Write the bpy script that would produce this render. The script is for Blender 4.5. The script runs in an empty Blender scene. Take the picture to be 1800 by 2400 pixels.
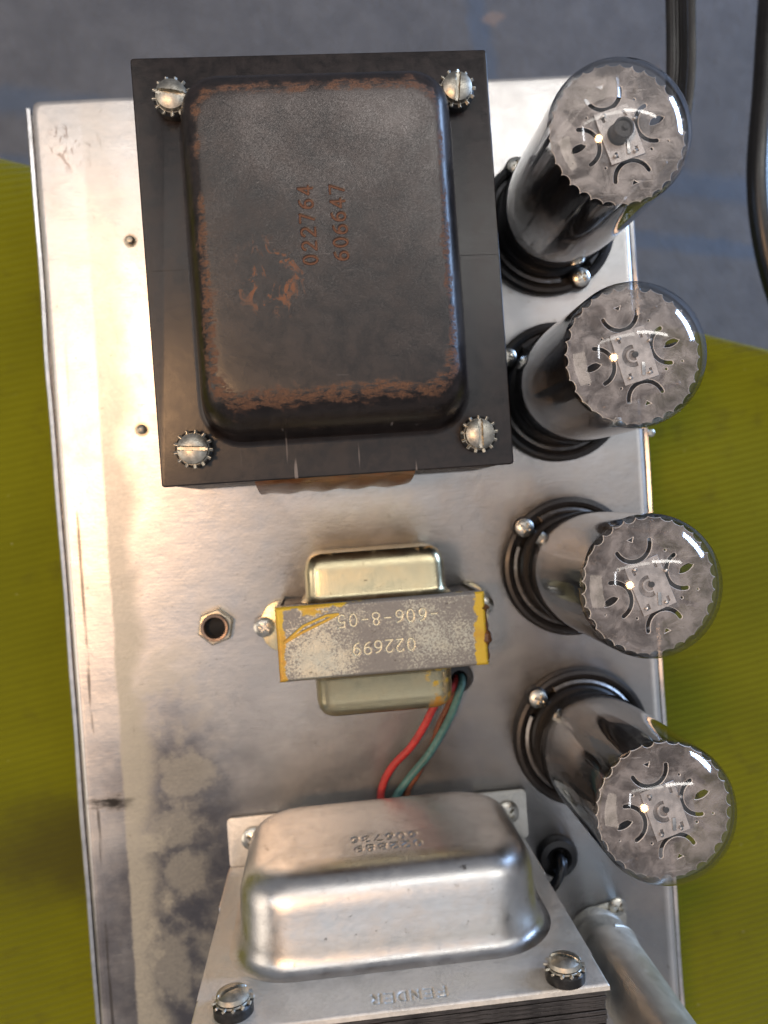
import bpy, bmesh, math, random
import numpy as np
from mathutils import Vector, Matrix
random.seed(7)
S = bpy.context.scene
COL = S.collection
rad = math.radians
MM = 0.001

# ------------------------------------------------------------------ camera
cam = bpy.data.cameras.new('camera')
camo = bpy.data.objects.new('camera', cam)
COL.objects.link(camo)
CR = Matrix(((0.9945911, 0.0706160, -0.0761700), (-0.0696664, 0.9974567, 0.0150556), (0.0770395, -0.0096677, 0.9969812)))
camo.matrix_world = Matrix.Translation((0, 0, 0.294)) @ CR.to_4x4()
cam.sensor_fit = 'HORIZONTAL'
cam.sensor_width = 36.0
cam.lens = 36.0 * 1650 / 1659
cam.clip_start = 0.01
cam.clip_end = 20
cam.dof.use_dof = True
cam.dof.focus_distance = 0.222
cam.dof.aperture_fstop = 15.0
S.camera = camo

# ------------------------------------------------------------------ world and lamps
w = bpy.data.worlds.new('World')
S.world = w
w.use_nodes = True
bg = w.node_tree.nodes['Background']
bg.inputs[0].default_value = (0.87, 0.895, 1.0, 1)
bg.inputs[1].default_value = 0.24


def area(name, loc, target, sx, sy, power, col, spread=180):
    l = bpy.data.lights.new(name, 'AREA')
    l.shape = 'RECTANGLE'
    l.size, l.size_y, l.energy, l.color = sx, sy, power, col
    l.spread = rad(spread)
    o = bpy.data.objects.new(name, l)
    COL.objects.link(o)
    o.location = loc
    d = Vector(target) - Vector(loc)
    o.rotation_euler = d.to_track_quat('-Z', 'Y').to_euler()
    return o


# the white ceiling lit from below by the battens
area('lit_ceiling', (0.2, 0.20, 1.7), (0.2, 0.20, 0), 2.3, 2.5, 11.0, (0.94, 0.96, 1.0))
# two fluorescent battens in line on the ceiling, a warm bulb beside them, daylight from an open door
area('ceiling_batten', (-0.42, 0.62, 1.25), (-0.42, 0.62, 0), 1.15, 0.10, 1.7, (1.0, 0.95, 0.87))
area('ceiling_batten', (0.80, 0.66, 1.25), (0.80, 0.66, 0), 1.15, 0.10, 4.6, (1.0, 0.96, 0.90))
area('side_batten', (-1.05, 0.30, 1.25), (-1.05, 0.30, 0), 0.07, 0.5, 2.0, (0.95, 0.97, 1.0))
area('warm_bulb', (-0.44, 0.02, 1.15), (-0.3, 0.0, 0), 0.20, 0.20, 6.5, (1.0, 0.56, 0.26)).data.shape = 'DISK'
area('lit_left_wall', (-1.9, -0.25, 0.75), (0.0, 0.0, 0.0), 1.5, 0.75, 10, (1.0, 0.85, 0.70))  # area lamp added for the warm, lit wall unseen on the left
area('door_daylight', (1.8, 0.85, 0.14), (0.05, 0.05, 0.0), 0.8, 0.28, 30, (0.42, 0.62, 1.0))

S.view_settings.view_transform = 'Standard'
S.view_settings.look = 'None'
S.view_settings.gamma = 1.0
S.view_settings.exposure = 0.0
S.render.engine = 'CYCLES'
S.cycles.max_bounces = 10
S.cycles.transparent_max_bounces = 16
S.cycles.caustics_reflective = False
S.cycles.caustics_refractive = False
S.cycles.sample_clamp_indirect = 4.0
S.cycles.use_denoising = True
S.cycles.denoising_input_passes = 'RGB'


# ------------------------------------------------------------------ node helper
class NT:
    def __init__(s, name):
        s.m = bpy.data.materials.new(name)
        s.m.use_nodes = True
        s.t = s.m.node_tree
        s.b = s.t.nodes['Principled BSDF']
        s.out = s.t.nodes['Material Output']
        s.co = s.t.nodes.new('ShaderNodeTexCoord').outputs['Object']
        s.nco = None

    def L(s, a, b):
        s.t.links.new(a, b)

    def put(s, sock, v):
        if isinstance(v, bpy.types.NodeSocket):
            s.L(v, sock)
        elif isinstance(v, (tuple, list)) and sock.type == 'RGBA' and len(v) == 3:
            sock.default_value = (*v, 1)
        else:
            sock.default_value = v

    def set(s, **k):
        for a, v in k.items():
            s.put(s.b.inputs[a.replace('_', ' ')], v)
        return s

    def map(s, scale=(1, 1, 1), loc=(0, 0, 0), rot=(0, 0, 0), vec=None):
        n = s.t.nodes.new('ShaderNodeMapping')
        s.L(vec or s.nco or s.co, n.inputs[0])
        n.inputs[1].default_value = loc
        n.inputs[2].default_value = rot
        n.inputs[3].default_value = scale
        return n.outputs[0]

    def vary(s):
        """shift the noise by a random amount per object"""
        oi = s.t.nodes.new('ShaderNodeObjectInfo')
        a = s.t.nodes.new('ShaderNodeVectorMath')
        a.operation = 'ADD'
        s.L(s.co, a.inputs[0])
        s.L(s.math('MULTIPLY', oi.outputs['Random'], 3.0), a.inputs[1])
        s.nco = a.outputs[0]

    def noise(s, scale, detail=4, vec=None, rough=0.55, dist=0):
        n = s.t.nodes.new('ShaderNodeTexNoise')
        s.L(vec or s.nco or s.co, n.inputs['Vector'])
        n.inputs['Scale'].default_value = scale
        n.inputs['Detail'].default_value = detail
        n.inputs['Roughness'].default_value = rough
        n.inputs['Distortion'].default_value = dist
        return n.outputs['Fac']

    def ramp(s, f, a, b):
        n = s.t.nodes.new('ShaderNodeMapRange')
        n.interpolation_type = 'SMOOTHSTEP'
        s.L(f, n.inputs[0])
        n.inputs[1].default_value, n.inputs[2].default_value = a, b
        return n.outputs[0]

    def lin(s, f, a, b, c, d):
        n = s.t.nodes.new('ShaderNodeMapRange')
        s.L(f, n.inputs[0])
        for i, v in enumerate((a, b, c, d)):
            n.inputs[1 + i].default_value = v
        return n.outputs[0]

    def math(s, op, a, b=0.0, clamp=False):
        n = s.t.nodes.new('ShaderNodeMath')
        n.operation = op
        n.use_clamp = clamp
        s.put(n.inputs[0], a)
        s.put(n.inputs[1], b)
        return n.outputs[0]

    def mix(s, f, a, b):
        n = s.t.nodes.new('ShaderNodeMix')
        n.data_type = 'RGBA'
        s.put(n.inputs[0], f)
        s.put(n.inputs[6], a)
        s.put(n.inputs[7], b)
        return n.outputs[2]

    def mixf(s, f, a, b):
        n = s.t.nodes.new('ShaderNodeMix')
        s.put(n.inputs[0], f)
        s.put(n.inputs[2], a)
        s.put(n.inputs[3], b)
        return n.outputs[0]

    def attr(s, name):
        n = s.t.nodes.new('ShaderNodeAttribute')
        n.attribute_name = name
        return n.outputs['Fac']

    def xyz(s, vec=None):
        n = s.t.nodes.new('ShaderNodeSeparateXYZ')
        s.L(vec or s.co, n.inputs[0])
        return n.outputs

    def bump(s, h, strength=0.3, dist=0.0003):
        n = s.t.nodes.new('ShaderNodeBump')
        n.inputs['Strength'].default_value = strength
        n.inputs['Distance'].default_value = dist
        s.L(h, n.inputs['Height'])
        s.L(n.outputs[0], s.b.inputs['Normal'])
        return n.outputs[0]

    def blob(s, cx, cy, rx, ry, soft=0.3, wob=None, wamp=0.0):
        """1 inside an ellipse in object space (mm), fading over soft; wob = noise socket that frays the rim"""
        x, y, z = s.xyz()
        u = s.math('DIVIDE', s.math('SUBTRACT', x, cx * MM), rx * MM)
        v = s.math('DIVIDE', s.math('SUBTRACT', y, cy * MM), ry * MM)
        r = s.math('SQRT', s.math('ADD', s.math('MULTIPLY', u, u), s.math('MULTIPLY', v, v)))
        if wob is not None:
            r = s.math('ADD', r, s.math('MULTIPLY', s.math('SUBTRACT', wob, 0.5), wamp))
        return s.ramp(r, 1.0 + soft, 1.0 - soft)


def simple(name, col, rough, metal=0.0, nscale=600, namp=0.25, bump=0.15, streak=None):
    n = NT(name)
    vec = n.map(scale=streak) if streak else None
    f = n.noise(nscale, 5, vec)
    d = tuple(c * (1 - namp) for c in col)
    u = tuple(min(1, c * (1 + namp)) for c in col)
    f2 = n.noise(nscale * 0.13, 3)
    c = n.mix(n.ramp(n.math('ADD', n.math('MULTIPLY', f, 0.6), n.math('MULTIPLY', f2, 0.4)), 0.35, 0.65), d, u)
    n.set(Base_Color=c, Metallic=metal, Roughness=n.lin(f2, 0.3, 0.7, rough * 0.8, min(1, rough * 1.2)))
    n.bump(f, bump, 0.0002)
    return n.m


# ------------------------------------------------------------------ materials
def m_chassis():
    n = NT('worn_aluminium')
    x, y, z = n.xyz()
    big = n.noise(28, 5, rough=0.6)
    mid = n.noise(90, 10, rough=0.70)
    fine = n.noise(900, 4)
    grain = n.noise(260, 4, n.map(scale=(0.35, 6, 1)))
    # dull film: strip along the left flange, cloudy patches, round ring stains
    strip_c = n.math('ADD', n.math('MULTIPLY', y, 0.012), -0.0777)
    sd = n.math('ABSOLUTE', n.math('SUBTRACT', x, n.math('ADD', strip_c, n.math('MULTIPLY', n.math('SUBTRACT', mid, 0.5), 0.003))))
    sx = n.math('SUBTRACT', x, n.math('ADD', strip_c, n.math('MULTIPLY', n.math('SUBTRACT', mid, 0.5), 0.003)))
    strip = n.math('MULTIPLY', n.ramp(sx, -0.0052, -0.0036), n.ramp(n.math('ADD', sx, n.math('MULTIPLY', n.math('SUBTRACT', big, 0.5), 0.02)), 0.010, 0.001))
    clouds = n.ramp(n.math('ADD', n.math('MULTIPLY', big, 0.6), n.math('MULTIPLY', mid, 0.4)), 0.44, 0.62)
    area_ = n.math('MULTIPLY', n.math('MULTIPLY', n.ramp(x, -0.040, -0.068), n.ramp(x, -0.084, -0.080)), n.ramp(y, -0.02, -0.09))
    clouds = n.math('MULTIPLY', clouds, n.math('ADD', n.math('MULTIPLY', area_, 0.85), 0.15))
    rounds = None
    for (cx, cy, rx, ry) in ((-62, -135, 8, 8.5), (-67, -120, 9, 7), (-70, -172, 7, 13), (-60, -98, 11, 9)):
        b = n.blob(cx, cy, rx, ry, 0.32, n.noise(110, 9, rough=0.62), 2.2)
        rounds = b if rounds is None else n.math('MAXIMUM', rounds, b)
    strip = n.math('MULTIPLY', strip, n.lin(y, -0.06, 0.10, 0.95, 0.18))
    film = n.math('MAXIMUM', n.math('MAXIMUM', strip, clouds), n.math('MULTIPLY', rounds, 0.6))
    film = n.math('MULTIPLY', film, n.lin(fine, 0.3, 0.7, 0.75, 1.0))
    # dark reflection of the person overhead, painted into the lower-left metal colour
    dark_refl = n.math('MULTIPLY', n.blob(-62, -178, 40, 98, 0.45, big, 1.2), 0.92)
    metal = n.mix(dark_refl, (0.71, 0.695, 0.675), (0.12, 0.115, 0.125))
    metal = n.mix(n.math('MULTIPLY', n.lin(grain, 0.3, 0.7, 0.0, 0.22), n.math('SUBTRACT', 1.0, dark_refl)), metal, (0.62, 0.60, 0.57))
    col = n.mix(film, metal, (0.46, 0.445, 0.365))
    # stains, dings and scratches
    spot = n.blob(-88, -106.5, 6.0, 2.2, 0.8, n.noise(260, 5, n.map(scale=(0.6, 2, 1)), rough=0.7), 3.2)
    col = n.mix(n.math('MULTIPLY', spot, 0.93), col, (0.03, 0.027, 0.024))
    sc = n.noise(60, 2, n.map(scale=(1, 22, 1), rot=(0, 0, rad(58))))
    scr = n.math('MULTIPLY', n.ramp(sc, 0.68, 0.72), n.ramp(big, 0.45, 0.6))
    sc2 = n.noise(45, 2, n.map(scale=(26, 1, 1), rot=(0, 0, rad(20))))
    scr2 = n.math('MULTIPLY', n.ramp(sc2, 0.70, 0.73), n.ramp(big, 0.55, 0.45))
    col = n.mix(n.math('MULTIPLY', scr, 0.45), col, (0.75, 0.72, 0.62))
    col = n.mix(n.math('MULTIPLY', scr2, 0.35), col, (0.25, 0.23, 0.2))
    edge = n.math('MULTIPLY', n.ramp(n.math('ABSOLUTE', n.math('SUBTRACT', x, n.math('ADD', n.math('MULTIPLY', y, 0.006), -0.0925))), 0.0009, 0.0002),
                  n.ramp(n.noise(40, 3, n.map(scale=(3, 0.6, 1))), 0.50, 0.60))
    edge = n.math('MULTIPLY', edge, n.ramp(y, 0.08, 0.02))
    col = n.mix(n.math('MULTIPLY', edge, 0.8), col, (0.10, 0.09, 0.08))
    cr = n.math('MULTIPLY', n.blob(-84, 140, 9, 9, 0.35), n.ramp(n.noise(240, 3, n.map(scale=(1, 0.35, 1)), dist=1.2), 0.56, 0.62))
    col = n.mix(n.math('MULTIPLY', cr, 0.6), col, (0.25, 0.18, 0.15))
    speck = n.ramp(n.noise(420, 2), 0.70, 0.76)
    col = n.mix(n.math('MULTIPLY', speck, 0.45), col, (0.28, 0.25, 0.20))
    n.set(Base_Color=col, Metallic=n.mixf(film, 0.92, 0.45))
    rough = n.mixf(film, n.lin(mid, 0.3, 0.7, 0.36, 0.47), 0.62)
    n.set(Roughness=n.mixf(spot, rough, 0.8))
    h = n.math('ADD', n.math('MULTIPLY', fine, 0.25), n.math('ADD', n.math('MULTIPLY', grain, 0.25), n.math('MULTIPLY', big, 6.0)))
    n.bump(h, 0.25, 0.0004)
    return n.m


def m_black_paint():
    n = NT('worn_black_paint')
    wear = n.attr('wear')
    stamp = n.attr('stamp')
    x, y, z = n.xyz()
    big = n.noise(45, 5, rough=0.62)
    mid = n.noise(210, 6, rough=0.68)
    fine = n.noise(3300, 4, rough=0.65)
    scr = n.noise(110, 3, n.map(scale=(1, 9, 1), rot=(0, 0, rad(35))))
    base = n.mix(n.ramp(mid, 0.35, 0.65), (0.0075, 0.0056, 0.0052), (0.019, 0.0142, 0.0132))
    # grey speckle on the flat top: rubbed paint, plus sheen painted into the far half
    top = n.attr('flat')
    rub_sheen = n.math('ADD', n.math('MULTIPLY', big, 0.7), n.lin(y, -0.035, 0.04, -0.14, 0.20))
    rub_sheen = n.math('ADD', rub_sheen, n.lin(x, -0.035, 0.035, -0.06, 0.06))
    spk = n.ramp(n.math('ADD', n.math('MULTIPLY', fine, 0.75), n.math('MULTIPLY', rub_sheen, 0.62)), 0.54, 1.0)
    col = n.mix(n.math('MULTIPLY', n.math('MULTIPLY', spk, top), 0.7), base, (0.29, 0.278, 0.275))
    # bare light scratches
    s1 = n.math('MULTIPLY', n.ramp(scr, 0.70, 0.74), top)
    col = n.mix(n.math('MULTIPLY', s1, 0.12), col, (0.35, 0.33, 0.32))
    s3 = n.math('MULTIPLY', n.ramp(n.noise(330, 1, n.map(scale=(1, 0.07, 0.3))), 0.72, 0.76), n.ramp(y, -0.046, -0.050))
    col = n.mix(n.math('MULTIPLY', s3, 0.4), col, (0.4, 0.36, 0.34))
    # rust where the shoulder is rubbed through, and a patch on the flat
    wm = n.math('ADD', n.math('MULTIPLY', wear, 0.62), n.math('ADD', n.math('MULTIPLY', mid, 0.85), n.math('MULTIPLY', big, 0.75)))
    wm = n.math('ADD', wm, n.lin(y, -0.05, 0.01, 0.13, -0.05))
    rust = n.math('MULTIPLY', n.ramp(wm, 1.13, 1.32), n.ramp(n.noise(520, 5, n.map(scale=(0.6, 1.4, 1)), rough=0.7), 0.40, 0.56))
    patch = n.math('MULTIPLY', n.math('MULTIPLY', n.blob(-15.5, -10, 9, 9, 0.5), top), n.ramp(n.noise(230, 6, n.map(scale=(1, 0.75, 1), loc=(0.3, 0.1, 0)), rough=0.65, dist=1.0), 0.53, 0.62))
    rcol = n.mix(n.ramp(fine, 0.35, 0.65), (0.05, 0.026, 0.017), (0.17, 0.085, 0.045))
    col = n.mix(n.math('MULTIPLY', rust, 0.85), col, rcol)
    col = n.mix(n.math('MULTIPLY', patch, 0.85), col, (0.20, 0.085, 0.04))
    col = n.mix(stamp, col, (0.13, 0.062, 0.036))
    bare = n.math('MAXIMUM', n.math('MAXIMUM', rust, patch), stamp)
    n.set(Metallic=n.math('MULTIPLY', n.math('MULTIPLY', n.math('MULTIPLY', spk, top), n.math('SUBTRACT', 1.0, bare)), 0.6))
    n.set(Base_Color=col, Roughness=n.mixf(bare, n.lin(mid, 0.3, 0.7, 0.27, 0.38), 0.75))
    n.b.inputs['Specular IOR Level'].default_value = 0.5
    n.bump(n.math('ADD', n.math('MULTIPLY', fine, 0.6), n.math('ADD', mid, n.math('MULTIPLY', rust, -0.6))), 0.24, 0.0002)
    return n.m


def m_plated(name, col, yel, rough=0.3, streak=(1, 1, 1), flake=0.0, stampmix=0.0):
    """zinc plated steel with varnish: 'wear' attribute = yellow varnish runs"""
    n = NT(name)
    wear = n.attr('wear')
    mid = n.noise(160, 5, rough=0.65)
    fine = n.noise(1900, 4, rough=0.7)
    big = n.noise(40, 4)
    gr = n.noise(420, 4, n.map(scale=streak))
    c = n.mix(n.ramp(gr, 0.3, 0.7), tuple(v * 0.88 for v in col), col)
    c = n.mix(n.math('MULTIPLY', n.ramp(mid, 0.45, 0.7), 0.4), c, tuple(v * 0.78 for v in col))
    met, ro = 1.0, n.lin(mid, 0.3, 0.7, rough * 0.8, rough * 1.4)
    if flake:
        fl = n.ramp(n.math('ADD', n.math('MULTIPLY', fine, 0.65), n.math('MULTIPLY', big, 0.55)), 0.655 - 0.1 * flake, 0.74 - 0.1 * flake)
        c = n.mix(fl, (0.21, 0.205, 0.195), c)
        met = n.mixf(fl, 0.25, 0.9)
        ro = n.mixf(fl, 0.5, ro)
    dirt = n.ramp(n.noise(330, 5, rough=0.75), 0.62, 0.70)
    c = n.mix(n.math('MULTIPLY', dirt, 0.75), c, (0.06, 0.05, 0.04))
    c = n.mix(n.math('MULTIPLY', n.attr('stamp'), stampmix), c, (0.80, 0.77, 0.58))
    v = n.ramp(n.math('ADD', wear, n.math('MULTIPLY', n.math('SUBTRACT', mid, 0.5), 1.3)), 0.42, 0.55)
    c = n.mix(n.math('MULTIPLY', v, 0.92), c, n.mix(n.ramp(big, 0.4, 0.6), yel, (0.45, 0.20, 0.02)))
    n.set(Base_Color=c, Metallic=n.math('MULTIPLY', n.math('SUBTRACT', 1.0, n.math('MULTIPLY', v, 0.65)), met), Roughness=ro)
    n.bump(n.math('ADD', fine, n.math('MULTIPLY', mid, 1.2)), 0.2, 0.0002)
    return n.m


def m_glass():
    n = NT('clear_tube_glass')
    t = n.t
    tr = t.nodes.new('ShaderNodeBsdfTransparent')
    lw = t.nodes.new('ShaderNodeLayerWeight')
    lw.inputs[0].default_value = 0.5
    # glass wall seen edge-on is a longer way through the glass
    n.L(n.mix(n.math('POWER', lw.outputs['Facing'], 4.0), (0.975, 0.978, 0.98), (0.10, 0.11, 0.12)), tr.inputs[0])
    gl = t.nodes.new('ShaderNodeBsdfGlossy')
    gl.inputs['Roughness'].default_value = 0.07
    fr = t.nodes.new('ShaderNodeFresnel')
    fr.inputs[0].default_value = 1.52
    geo = t.nodes.new('ShaderNodeNewGeometry')
    n.L(n.mixf(geo.outputs['Backfacing'], 1.5, 1 / 1.5), fr.inputs[0])   # thin wall: the same from either side
    f = n.math('ADD', n.math('MULTIPLY', fr.outputs[0], 1.8), 0.0, True)
    mx = t.nodes.new('ShaderNodeMixShader')
    n.L(f, mx.inputs[0])
    n.L(tr.outputs[0], mx.inputs[1])
    n.L(gl.outputs[0], mx.inputs[2])
    n.L(mx.outputs[0], n.out.inputs[0])
    return n.m


def m_getter():
    n = NT('silver_getter_flash')
    n.vary()
    x, y, z = n.xyz()
    nz = n.noise(120, 5, n.map(scale=(1, 1, 0.35)), rough=0.6)
    wav = n.noise(55, 2, n.map(scale=(1, 1, 0.25)))
    edge = n.math('ADD', z, n.math('MULTIPLY', n.math('SUBTRACT', nz, 0.5), 0.022))
    al = n.math('MULTIPLY', n.ramp(edge, 0.059, 0.051), 0.99)
    gap = n.noise(75, 6, n.map(scale=(1, 1, 0.10)), rough=0.6)
    al = n.math('MULTIPLY', al, n.ramp(gap, 0.455, 0.50))
    al = n.math('MULTIPLY', al, n.lin(nz, 0.35, 0.6, 0.95, 1.0))
    col = n.mix(n.ramp(edge, 0.036, 0.052), (0.95, 0.93, 0.91), (0.66, 0.54, 0.46))
    n.set(Base_Color=col, Metallic=1.0, Roughness=0.045, Alpha=al)
    n.bump(wav, 0.6, 0.0015)
    return n.m


def m_mica():
    n = NT('cloudy_mica')
    n.vary()
    t = n.t
    cl = n.noise(160, 6, rough=0.65, dist=0.5)
    sc = n.noise(90, 3, n.map(scale=(1, 14, 1), rot=(0, 0, rad(30))))
    fine = n.noise(1400, 3)
    c = n.mix(n.ramp(cl, 0.35, 0.65), (0.17, 0.155, 0.152), (0.46, 0.43, 0.42))
    c = n.mix(n.math('MULTIPLY', n.ramp(sc, 0.66, 0.72), 0.5), c, (0.8, 0.78, 0.76))
    n.set(Base_Color=c, Roughness=0.33, Metallic=0.15)
    n.b.inputs['Specular IOR Level'].default_value = 0.7
    n.bump(n.math('ADD', fine, n.math('MULTIPLY', cl, 2.0)), 0.25, 0.0003)
    tr = t.nodes.new('ShaderNodeBsdfTransparent')
    tr.inputs[0].default_value = (0.86, 0.82, 0.78, 1)
    mx = t.nodes.new('ShaderNodeMixShader')
    n.L(n.lin(cl, 0.3, 0.7, 0.32, 0.66), mx.inputs[0])
    n.L(tr.outputs[0], mx.inputs[1])
    n.L(n.b.outputs[0], mx.inputs[2])
    n.L(mx.outputs[0], n.out.inputs[0])
    return n.m


def m_cloth():
    n = NT('olive_corduroy')
    v = n.map(rot=(0, 0, rad(-9)))
    x, y, z = n.xyz(v)
    wob = n.math('MULTIPLY', n.noise(25, 3), 0.0016)
    ph = n.math('MULTIPLY', n.math('ADD', y, wob), 2 * math.pi / 0.0033)
    rib = n.math('SINE', ph)
    big = n.noise(9, 4)
    mid = n.noise(60, 5, rough=0.6)
    pile = n.noise(1500, 4)
    c = n.mix(n.ramp(big, 0.35, 0.65), (0.138, 0.145, 0.004), (0.178, 0.186, 0.005))
    c = n.mix(n.math('MULTIPLY', n.ramp(rib, 0.3, -0.9), 0.14), c, (0.07, 0.07, 0.002))
    c = n.mix(n.math('MULTIPLY', n.ramp(n.math('ADD', mid, n.math('MULTIPLY', big, 0.5)), 0.80, 0.98), 0.3), c, (0.07, 0.06, 0.012))
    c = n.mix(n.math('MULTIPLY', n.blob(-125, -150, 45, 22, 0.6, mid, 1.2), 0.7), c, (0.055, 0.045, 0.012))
    lint = n.ramp(n.noise(180, 2), 0.74, 0.78)
    c = n.mix(n.math('MULTIPLY', lint, 0.4), c, (0.4, 0.4, 0.2))
    n.set(Base_Color=c, Roughness=0.95)
    n.b.inputs['Specular IOR Level'].default_value = 0.1
    n.b.inputs['Sheen Weight'].default_value = 0.15
    n.bump(n.math('ADD', rib, n.math('MULTIPLY', pile, 1.4)), 0.34, 0.0006)
    return n.m


def m_floor():
    n = NT('grey_blue_striped_carpet')
    big = n.noise(6, 5)
    mid = n.noise(38, 5, rough=0.7)
    fine = n.noise(260, 3)
    f = n.math('ADD', n.math('MULTIPLY', mid, 0.6), n.math('MULTIPLY', big, 0.4))
    c = n.mix(n.ramp(f, 0.35, 0.65), (0.108, 0.113, 0.126), (0.148, 0.153, 0.167))
    x, y, z = n.xyz(n.map(rot=(0, 0, rad(9))))
    xx, yy, zz = n.xyz(n.map(rot=(0, 0, rad(-6))))

    def stripe(sock, at, wd):
        return n.ramp(n.math('ABSOLUTE', n.math('SUBTRACT', n.math('ADD', sock, n.math('MULTIPLY', mid, 0.02)), at)), wd, wd * 0.3)
    st = n.math('MAXIMUM', stripe(y, 0.395, 0.022), n.math('MAXIMUM', stripe(xx, 0.262, 0.016), stripe(y, 0.33, 0.014)))
    c = n.mix(n.math('MULTIPLY', st, 0.42), c, (0.07, 0.12, 0.20))
    c = n.mix(n.math('MULTIPLY', n.ramp(n.noise(22, 2), 0.70, 0.76), 0.5), c, (0.30, 0.22, 0.18))
    n.set(Base_Color=c, Roughness=0.95)
    n.bump(n.math('ADD', mid, fine), 0.5, 0.004)
    return n.m


M = dict(
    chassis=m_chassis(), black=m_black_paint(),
    rail=simple('chassis_side_metal', (0.66, 0.65, 0.65), 0.38, 1.0, 300, 0.15, 0.2),
    endplate=simple('cream_zinc_plate', (0.74, 0.72, 0.66), 0.5, 0.55, 900, 0.12, 0.35),
    bell=m_plated('dull_zinc_bell', (0.70, 0.695, 0.68), (0.5, 0.4, 0.2), 0.31, (0.8, 2, 1)),
    choke=m_plated('varnished_choke_bracket', (0.56, 0.545, 0.44), (0.62, 0.44, 0.02), 0.33, (1, 1, 1), flake=1.0, stampmix=1.0),
    chokebell=m_plated('brassy_choke_bell', (0.60, 0.53, 0.34), (0.55, 0.42, 0.03), 0.27, (6, 0.4, 0.4)),
    screw=simple('dull_zinc_screw', (0.44, 0.425, 0.37), 0.44, 1.0, 700, 0.3, 0.3),
    bright=simple('bright_nickel_screw', (0.58, 0.56, 0.50), 0.34, 1.0, 500, 0.15, 0.12),
    slot=simple('bare_steel_slot', (0.70, 0.66, 0.58), 0.35, 1.0, 500, 0.3, 0.2),
    dark=simple('blackened_steel', (0.03, 0.03, 0.03), 0.35, 0.6, 600, 0.3, 0.2),
    core=simple('dark_lamination_steel', (0.055, 0.045, 0.04), 0.45, 0.5, 500, 0.4, 0.2, (1, 1, 6)),
    lam=simple('grey_lamination_edge', (0.075, 0.07, 0.068), 0.42, 0.7, 700, 0.45, 0.2, (0.4, 4, 4)),
    tape=simple('brown_varnished_paper', (0.16, 0.062, 0.022), 0.22, 0.0, 180, 0.55, 0.5),
    glue=simple('brown_varnish_crust', (0.10, 0.045, 0.02), 0.3, 0.0, 500, 0.5, 0.6),
    retainer=simple('tarnished_spring_steel', (0.30, 0.285, 0.27), 0.4, 1.0, 400, 0.3, 0.2),
    bakelite=simple('black_bakelite', (0.012, 0.011, 0.011), 0.42, 0.0, 500, 0.3, 0.12),
    rubber=simple('black_rubber', (0.008, 0.008, 0.0085), 0.34, 0.0, 500, 0.3, 0.15),
    hole=simple('dark_hole', (0.006, 0.006, 0.006), 0.8, 0.0),
    nut=simple('tarnished_nut', (0.46, 0.42, 0.34), 0.42, 1.0, 500, 0.25, 0.2),
    bush=simple('brown_bush', (0.22, 0.17, 0.14), 0.42, 0.9, 500, 0.25, 0.2),
    red=simple('red_wire_cloth', (0.42, 0.035, 0.03), 0.5, 0.0, 700, 0.3, 0.3),
    green=simple('teal_green_wire', (0.07, 0.17, 0.155), 0.5, 0.0, 700, 0.3, 0.3),
    brown=simple('brown_wire', (0.16, 0.05, 0.02), 0.5, 0.0, 700, 0.3, 0.3),
    shield=simple('grey_zinc_shield', (0.60, 0.575, 0.51), 0.5, 0.85, 300, 0.18, 0.12),
    glass=m_glass(), getter=m_getter(), mica=m_mica(), cloth=m_cloth(), floor=m_floor(),
    anode=simple('dark_carbon_anode', (0.035, 0.031, 0.029), 0.42, 0.5, 500, 0.3, 0.2),
    wire=simple('nickel_electrode', (0.45, 0.43, 0.41), 0.3, 1.0, 600, 0.3, 0.2),
    mica_edge=simple('mica_edge_highlight', (0.78, 0.76, 0.74), 0.4, 0.0, 800, 0.15, 0.1),  # highlight along the cut edges, painted as a paler colour
    plate=simple('grey_mica_plate', (0.40, 0.38, 0.37), 0.35, 0.2, 400, 0.3, 0.3),
)


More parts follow.
